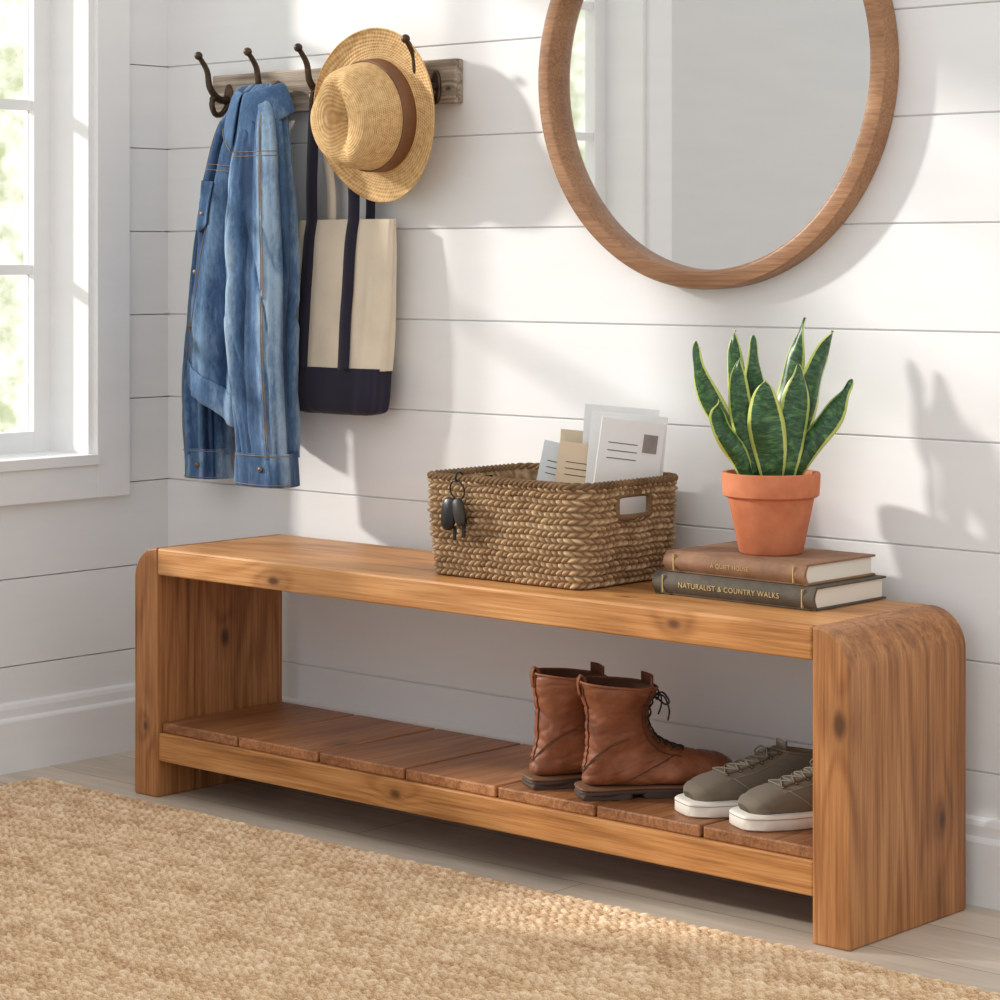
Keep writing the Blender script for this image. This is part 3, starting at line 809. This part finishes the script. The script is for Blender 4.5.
    for s in (-1,1):
        lp.append(tubedata(spline([c,c+Vector((.012,s*.018,.008))*bs,c+Vector((.020,s*.034,-.006))*bs,c+Vector((.014,s*.026,-.012))*bs,c+Vector((.004,s*.006,-.002))*bs],18),.0017,6))
        lp.append(tubedata(spline([c,c+Vector((.016,s*.012,.0))*bs,c+Vector((.022,s*.026,-.022))*bs,c+Vector((.018,s*.032,-.040))*bs],14),.0016,6))
    multi('laces',lp,lc,e)
    sm=[]
    for s in (-1,1):
        for d in (.80,.84) if kind=='boot' else (.82,):
            sm.append(tubedata([S.p(.01+(a1)*q/50,s*d,.0006) for q in range(51)],.0006,5))
        sm.append(tubedata([S.p(a1-.03, s*(.80+1.5*q/30),.0007) for q in range(31)],.0009,5))
        if kind=='boot':
            for dd in (0,.010): sm.append(tubedata([S.p(.42-.12*math.sin(q/40*1.5)+dd, s*(math.pi-1.7*q/40),.0006) for q in range(41)],.0007,5))
    multi('seams',sm,seam_mat if kind=='boot' else seam_mat2,e)
    def slab(nm,h,z0,z1,off,mat,ro=.002):
        rg=[]
        for z,o in ((z0,off-ro),(z0+ro,off),(z1-ro,off),(z1,off-ro)):
            rg.append([(x,y,z) for x,y in outline(h,72,o)])
        v,f=loft(rg,True,True); ob=mesh_obj(nm,v,f,mat,e,smooth=True); ob.modifiers.new('e','EDGE_SPLIT').split_angle=math.radians(50)
    if kind=='boot':
        slab('welt',hw,.015,.021,.003,welt_mat)
        slab('sole',hw,.007,.016,.002,so)
        slab('heel_block',[(-.012,.035),(.03,.041),(.066,.041),(.080,.038)],0,.010,.001,so)
        slab('forefoot_sole',[(.098,.038),(.15,.046),(.20,.053),(.25,.049),(.288,.037)],0,.010,.001,so)
        pts=[Vector((-.013+lean*.9,0,.180)),Vector((-.017+lean,0,.202)),Vector((-.012+lean,0,.216)),Vector((-.004+lean,0,.210)),Vector((-.001+lean,0,.190))]
        strip('pull_tab',spline(pts,16),.014,up,e,.002,(0,1,0))
        multi('back_strip',[loft([[S.p(i/60*.40,math.pi+(k/6-.5)*.22,.0018) for k in range(7)] for i in range(61)],closed=False)],leather,e,solid=.0016)
    else:
        slab('sole',hw,0,.026,.004,so,.003)
        multi('foxing_stripe',[tubedata([Vector((x,y,.020)) for x,y in outline(hw,72,.0045)],.0006,5,True)],seam_mat2,e)
        multi('toe_cap',[loft([[S.p(.82+.18*i/14,t_,.0012) for t_ in [2*math.pi*j/40 for j in range(40)]] for i in range(15)],False,True)],toe_mat,e)
    return e
def lthr(name,a,b,c,r=.52):
    t=NT(name); n=t.noise(t.coord(),11,6,.65,.4); n2=t.noise(t.coord(),150,4)
    t.col(t.ramp(n,[(.25,a),(.5,b),(.78,c)])); t.set(r,0,.35); t.bump(t.math('ADD',n2,t.math('MULTIPLY',n,.6)),.25,.0014); return t.m
leather=lthr('brown_leather',srgb(80,44,28),srgb(130,76,48),srgb(172,112,76))
leather_dark=lthr('dark_brown_leather',srgb(70,38,24),srgb(106,60,38),srgb(140,88,58))
dark_sole=simple('dark_rubber',srgb(70,52,42),.7); welt_mat=simple('welt_leather',srgb(112,76,50),.6)
lace_dark=simple('dark_lace',srgb(50,36,28),.8); brass=simple('aged_brass',srgb(130,100,60),.35,.9)
seam_mat=simple('seam_thread',srgb(84,50,32),.8); seam_mat2=simple('seam_thread_grey',srgb(150,142,126),.8)
lining_boot=simple('boot_lining',srgb(84,54,36),.9); lining_sneak=simple('sneaker_lining',srgb(150,138,118),.9)
canvas_olive=canvas('taupe_canvas',srgb(120,110,96)); lining_sneak2=canvas('taupe_tongue',srgb(108,99,86)); toe_mat=canvas('toe_canvas',srgb(124,114,100))
white_rubber=simple('off_white_rubber',srgb(232,225,214),.6,0,.05); lace_olive=simple('taupe_lace',srgb(128,119,104),.85)
shoe('leather_boot',(1.404,-.322,SH),54,'boot',3,.90,.004)
shoe('leather_boot',(1.290,-.318,SH),60,'boot',9,.90,.014)
shoe('canvas_sneaker',(1.828,-.108,SH),243,'sneaker',5,.90)
shoe('canvas_sneaker',(1.710,-.092,SH),243,'sneaker',8,.90)

# ------------------------------------------------------------ light
wd=bpy.data.worlds.new('world'); sc.world=wd; wd.use_nodes=True
nt=wd.node_tree; N=nt.nodes; bg=N['Background']
tc=N.new('ShaderNodeTexCoord'); sp=N.new('ShaderNodeSeparateXYZ'); nt.links.new(tc.outputs['Generated'],sp.inputs[0])
nz=N.new('ShaderNodeTexNoise'); nz.inputs['Scale'].default_value=95; nz.inputs['Detail'].default_value=4; nt.links.new(tc.outputs['Generated'],nz.inputs['Vector'])
rp=N.new('ShaderNodeValToRGB'); nt.links.new(nz.outputs['Fac'],rp.inputs['Fac']); e=rp.color_ramp.elements
e[0].position=.36; e[0].color=(.40,.44,.27,1); e[1].position=.60; e[1].color=(.80,.80,.70,1)
mr=N.new('ShaderNodeMapRange'); mr.inputs['From Min'].default_value=.45; mr.inputs['From Max'].default_value=.1
nt.links.new(sp.outputs['Z'],mr.inputs['Value'])
mx=N.new('ShaderNodeMapRange'); mx.inputs['From Min'].default_value=-.2; mx.inputs['From Max'].default_value=-.55
nt.links.new(sp.outputs['X'],mx.inputs['Value'])
mul=N.new('ShaderNodeMath'); mul.operation='MULTIPLY'; nt.links.new(mr.outputs[0],mul.inputs[0]); nt.links.new(mx.outputs[0],mul.inputs[1])
mc=N.new('ShaderNodeMix'); mc.data_type='RGBA'; nt.links.new(mul.outputs[0],mc.inputs[0]); mc.inputs[6].default_value=(.985,.99,1,1); nt.links.new(rp.outputs[0],mc.inputs[7])
nt.links.new(mc.outputs[2],bg.inputs['Color'])
ms=N.new('ShaderNodeMapRange'); ms.inputs['From Min'].default_value=-.2; ms.inputs['From Max'].default_value=-.6; ms.inputs['To Min'].default_value=1.0; ms.inputs['To Max'].default_value=1.8
nt.links.new(sp.outputs['X'],ms.inputs['Value']); nt.links.new(ms.outputs[0],bg.inputs['Strength'])
sd=bpy.data.lights.new('sun','SUN'); sd.energy=3.7; sd.angle=math.radians(3.2); sd.color=(1,.965,.91)
so=bpy.data.objects.new('sun',sd); COL.objects.link(so); so.location=(-3,-2,3)
so.rotation_euler=Vector((1.8,1,-.78)).to_track_quat('-Z','Y').to_euler()

# ------------------------------------------------------------ camera
cd=bpy.data.cameras.new('camera'); cd.sensor_width=36; cd.lens=90; cd.shift_y=-.241; cd.clip_end=50
co=bpy.data.objects.new('camera',cd); COL.objects.link(co)
co.location=(3.990,-3.377,1.0); co.rotation_euler=(math.radians(90),0,math.radians(42.19))
sc.camera=co
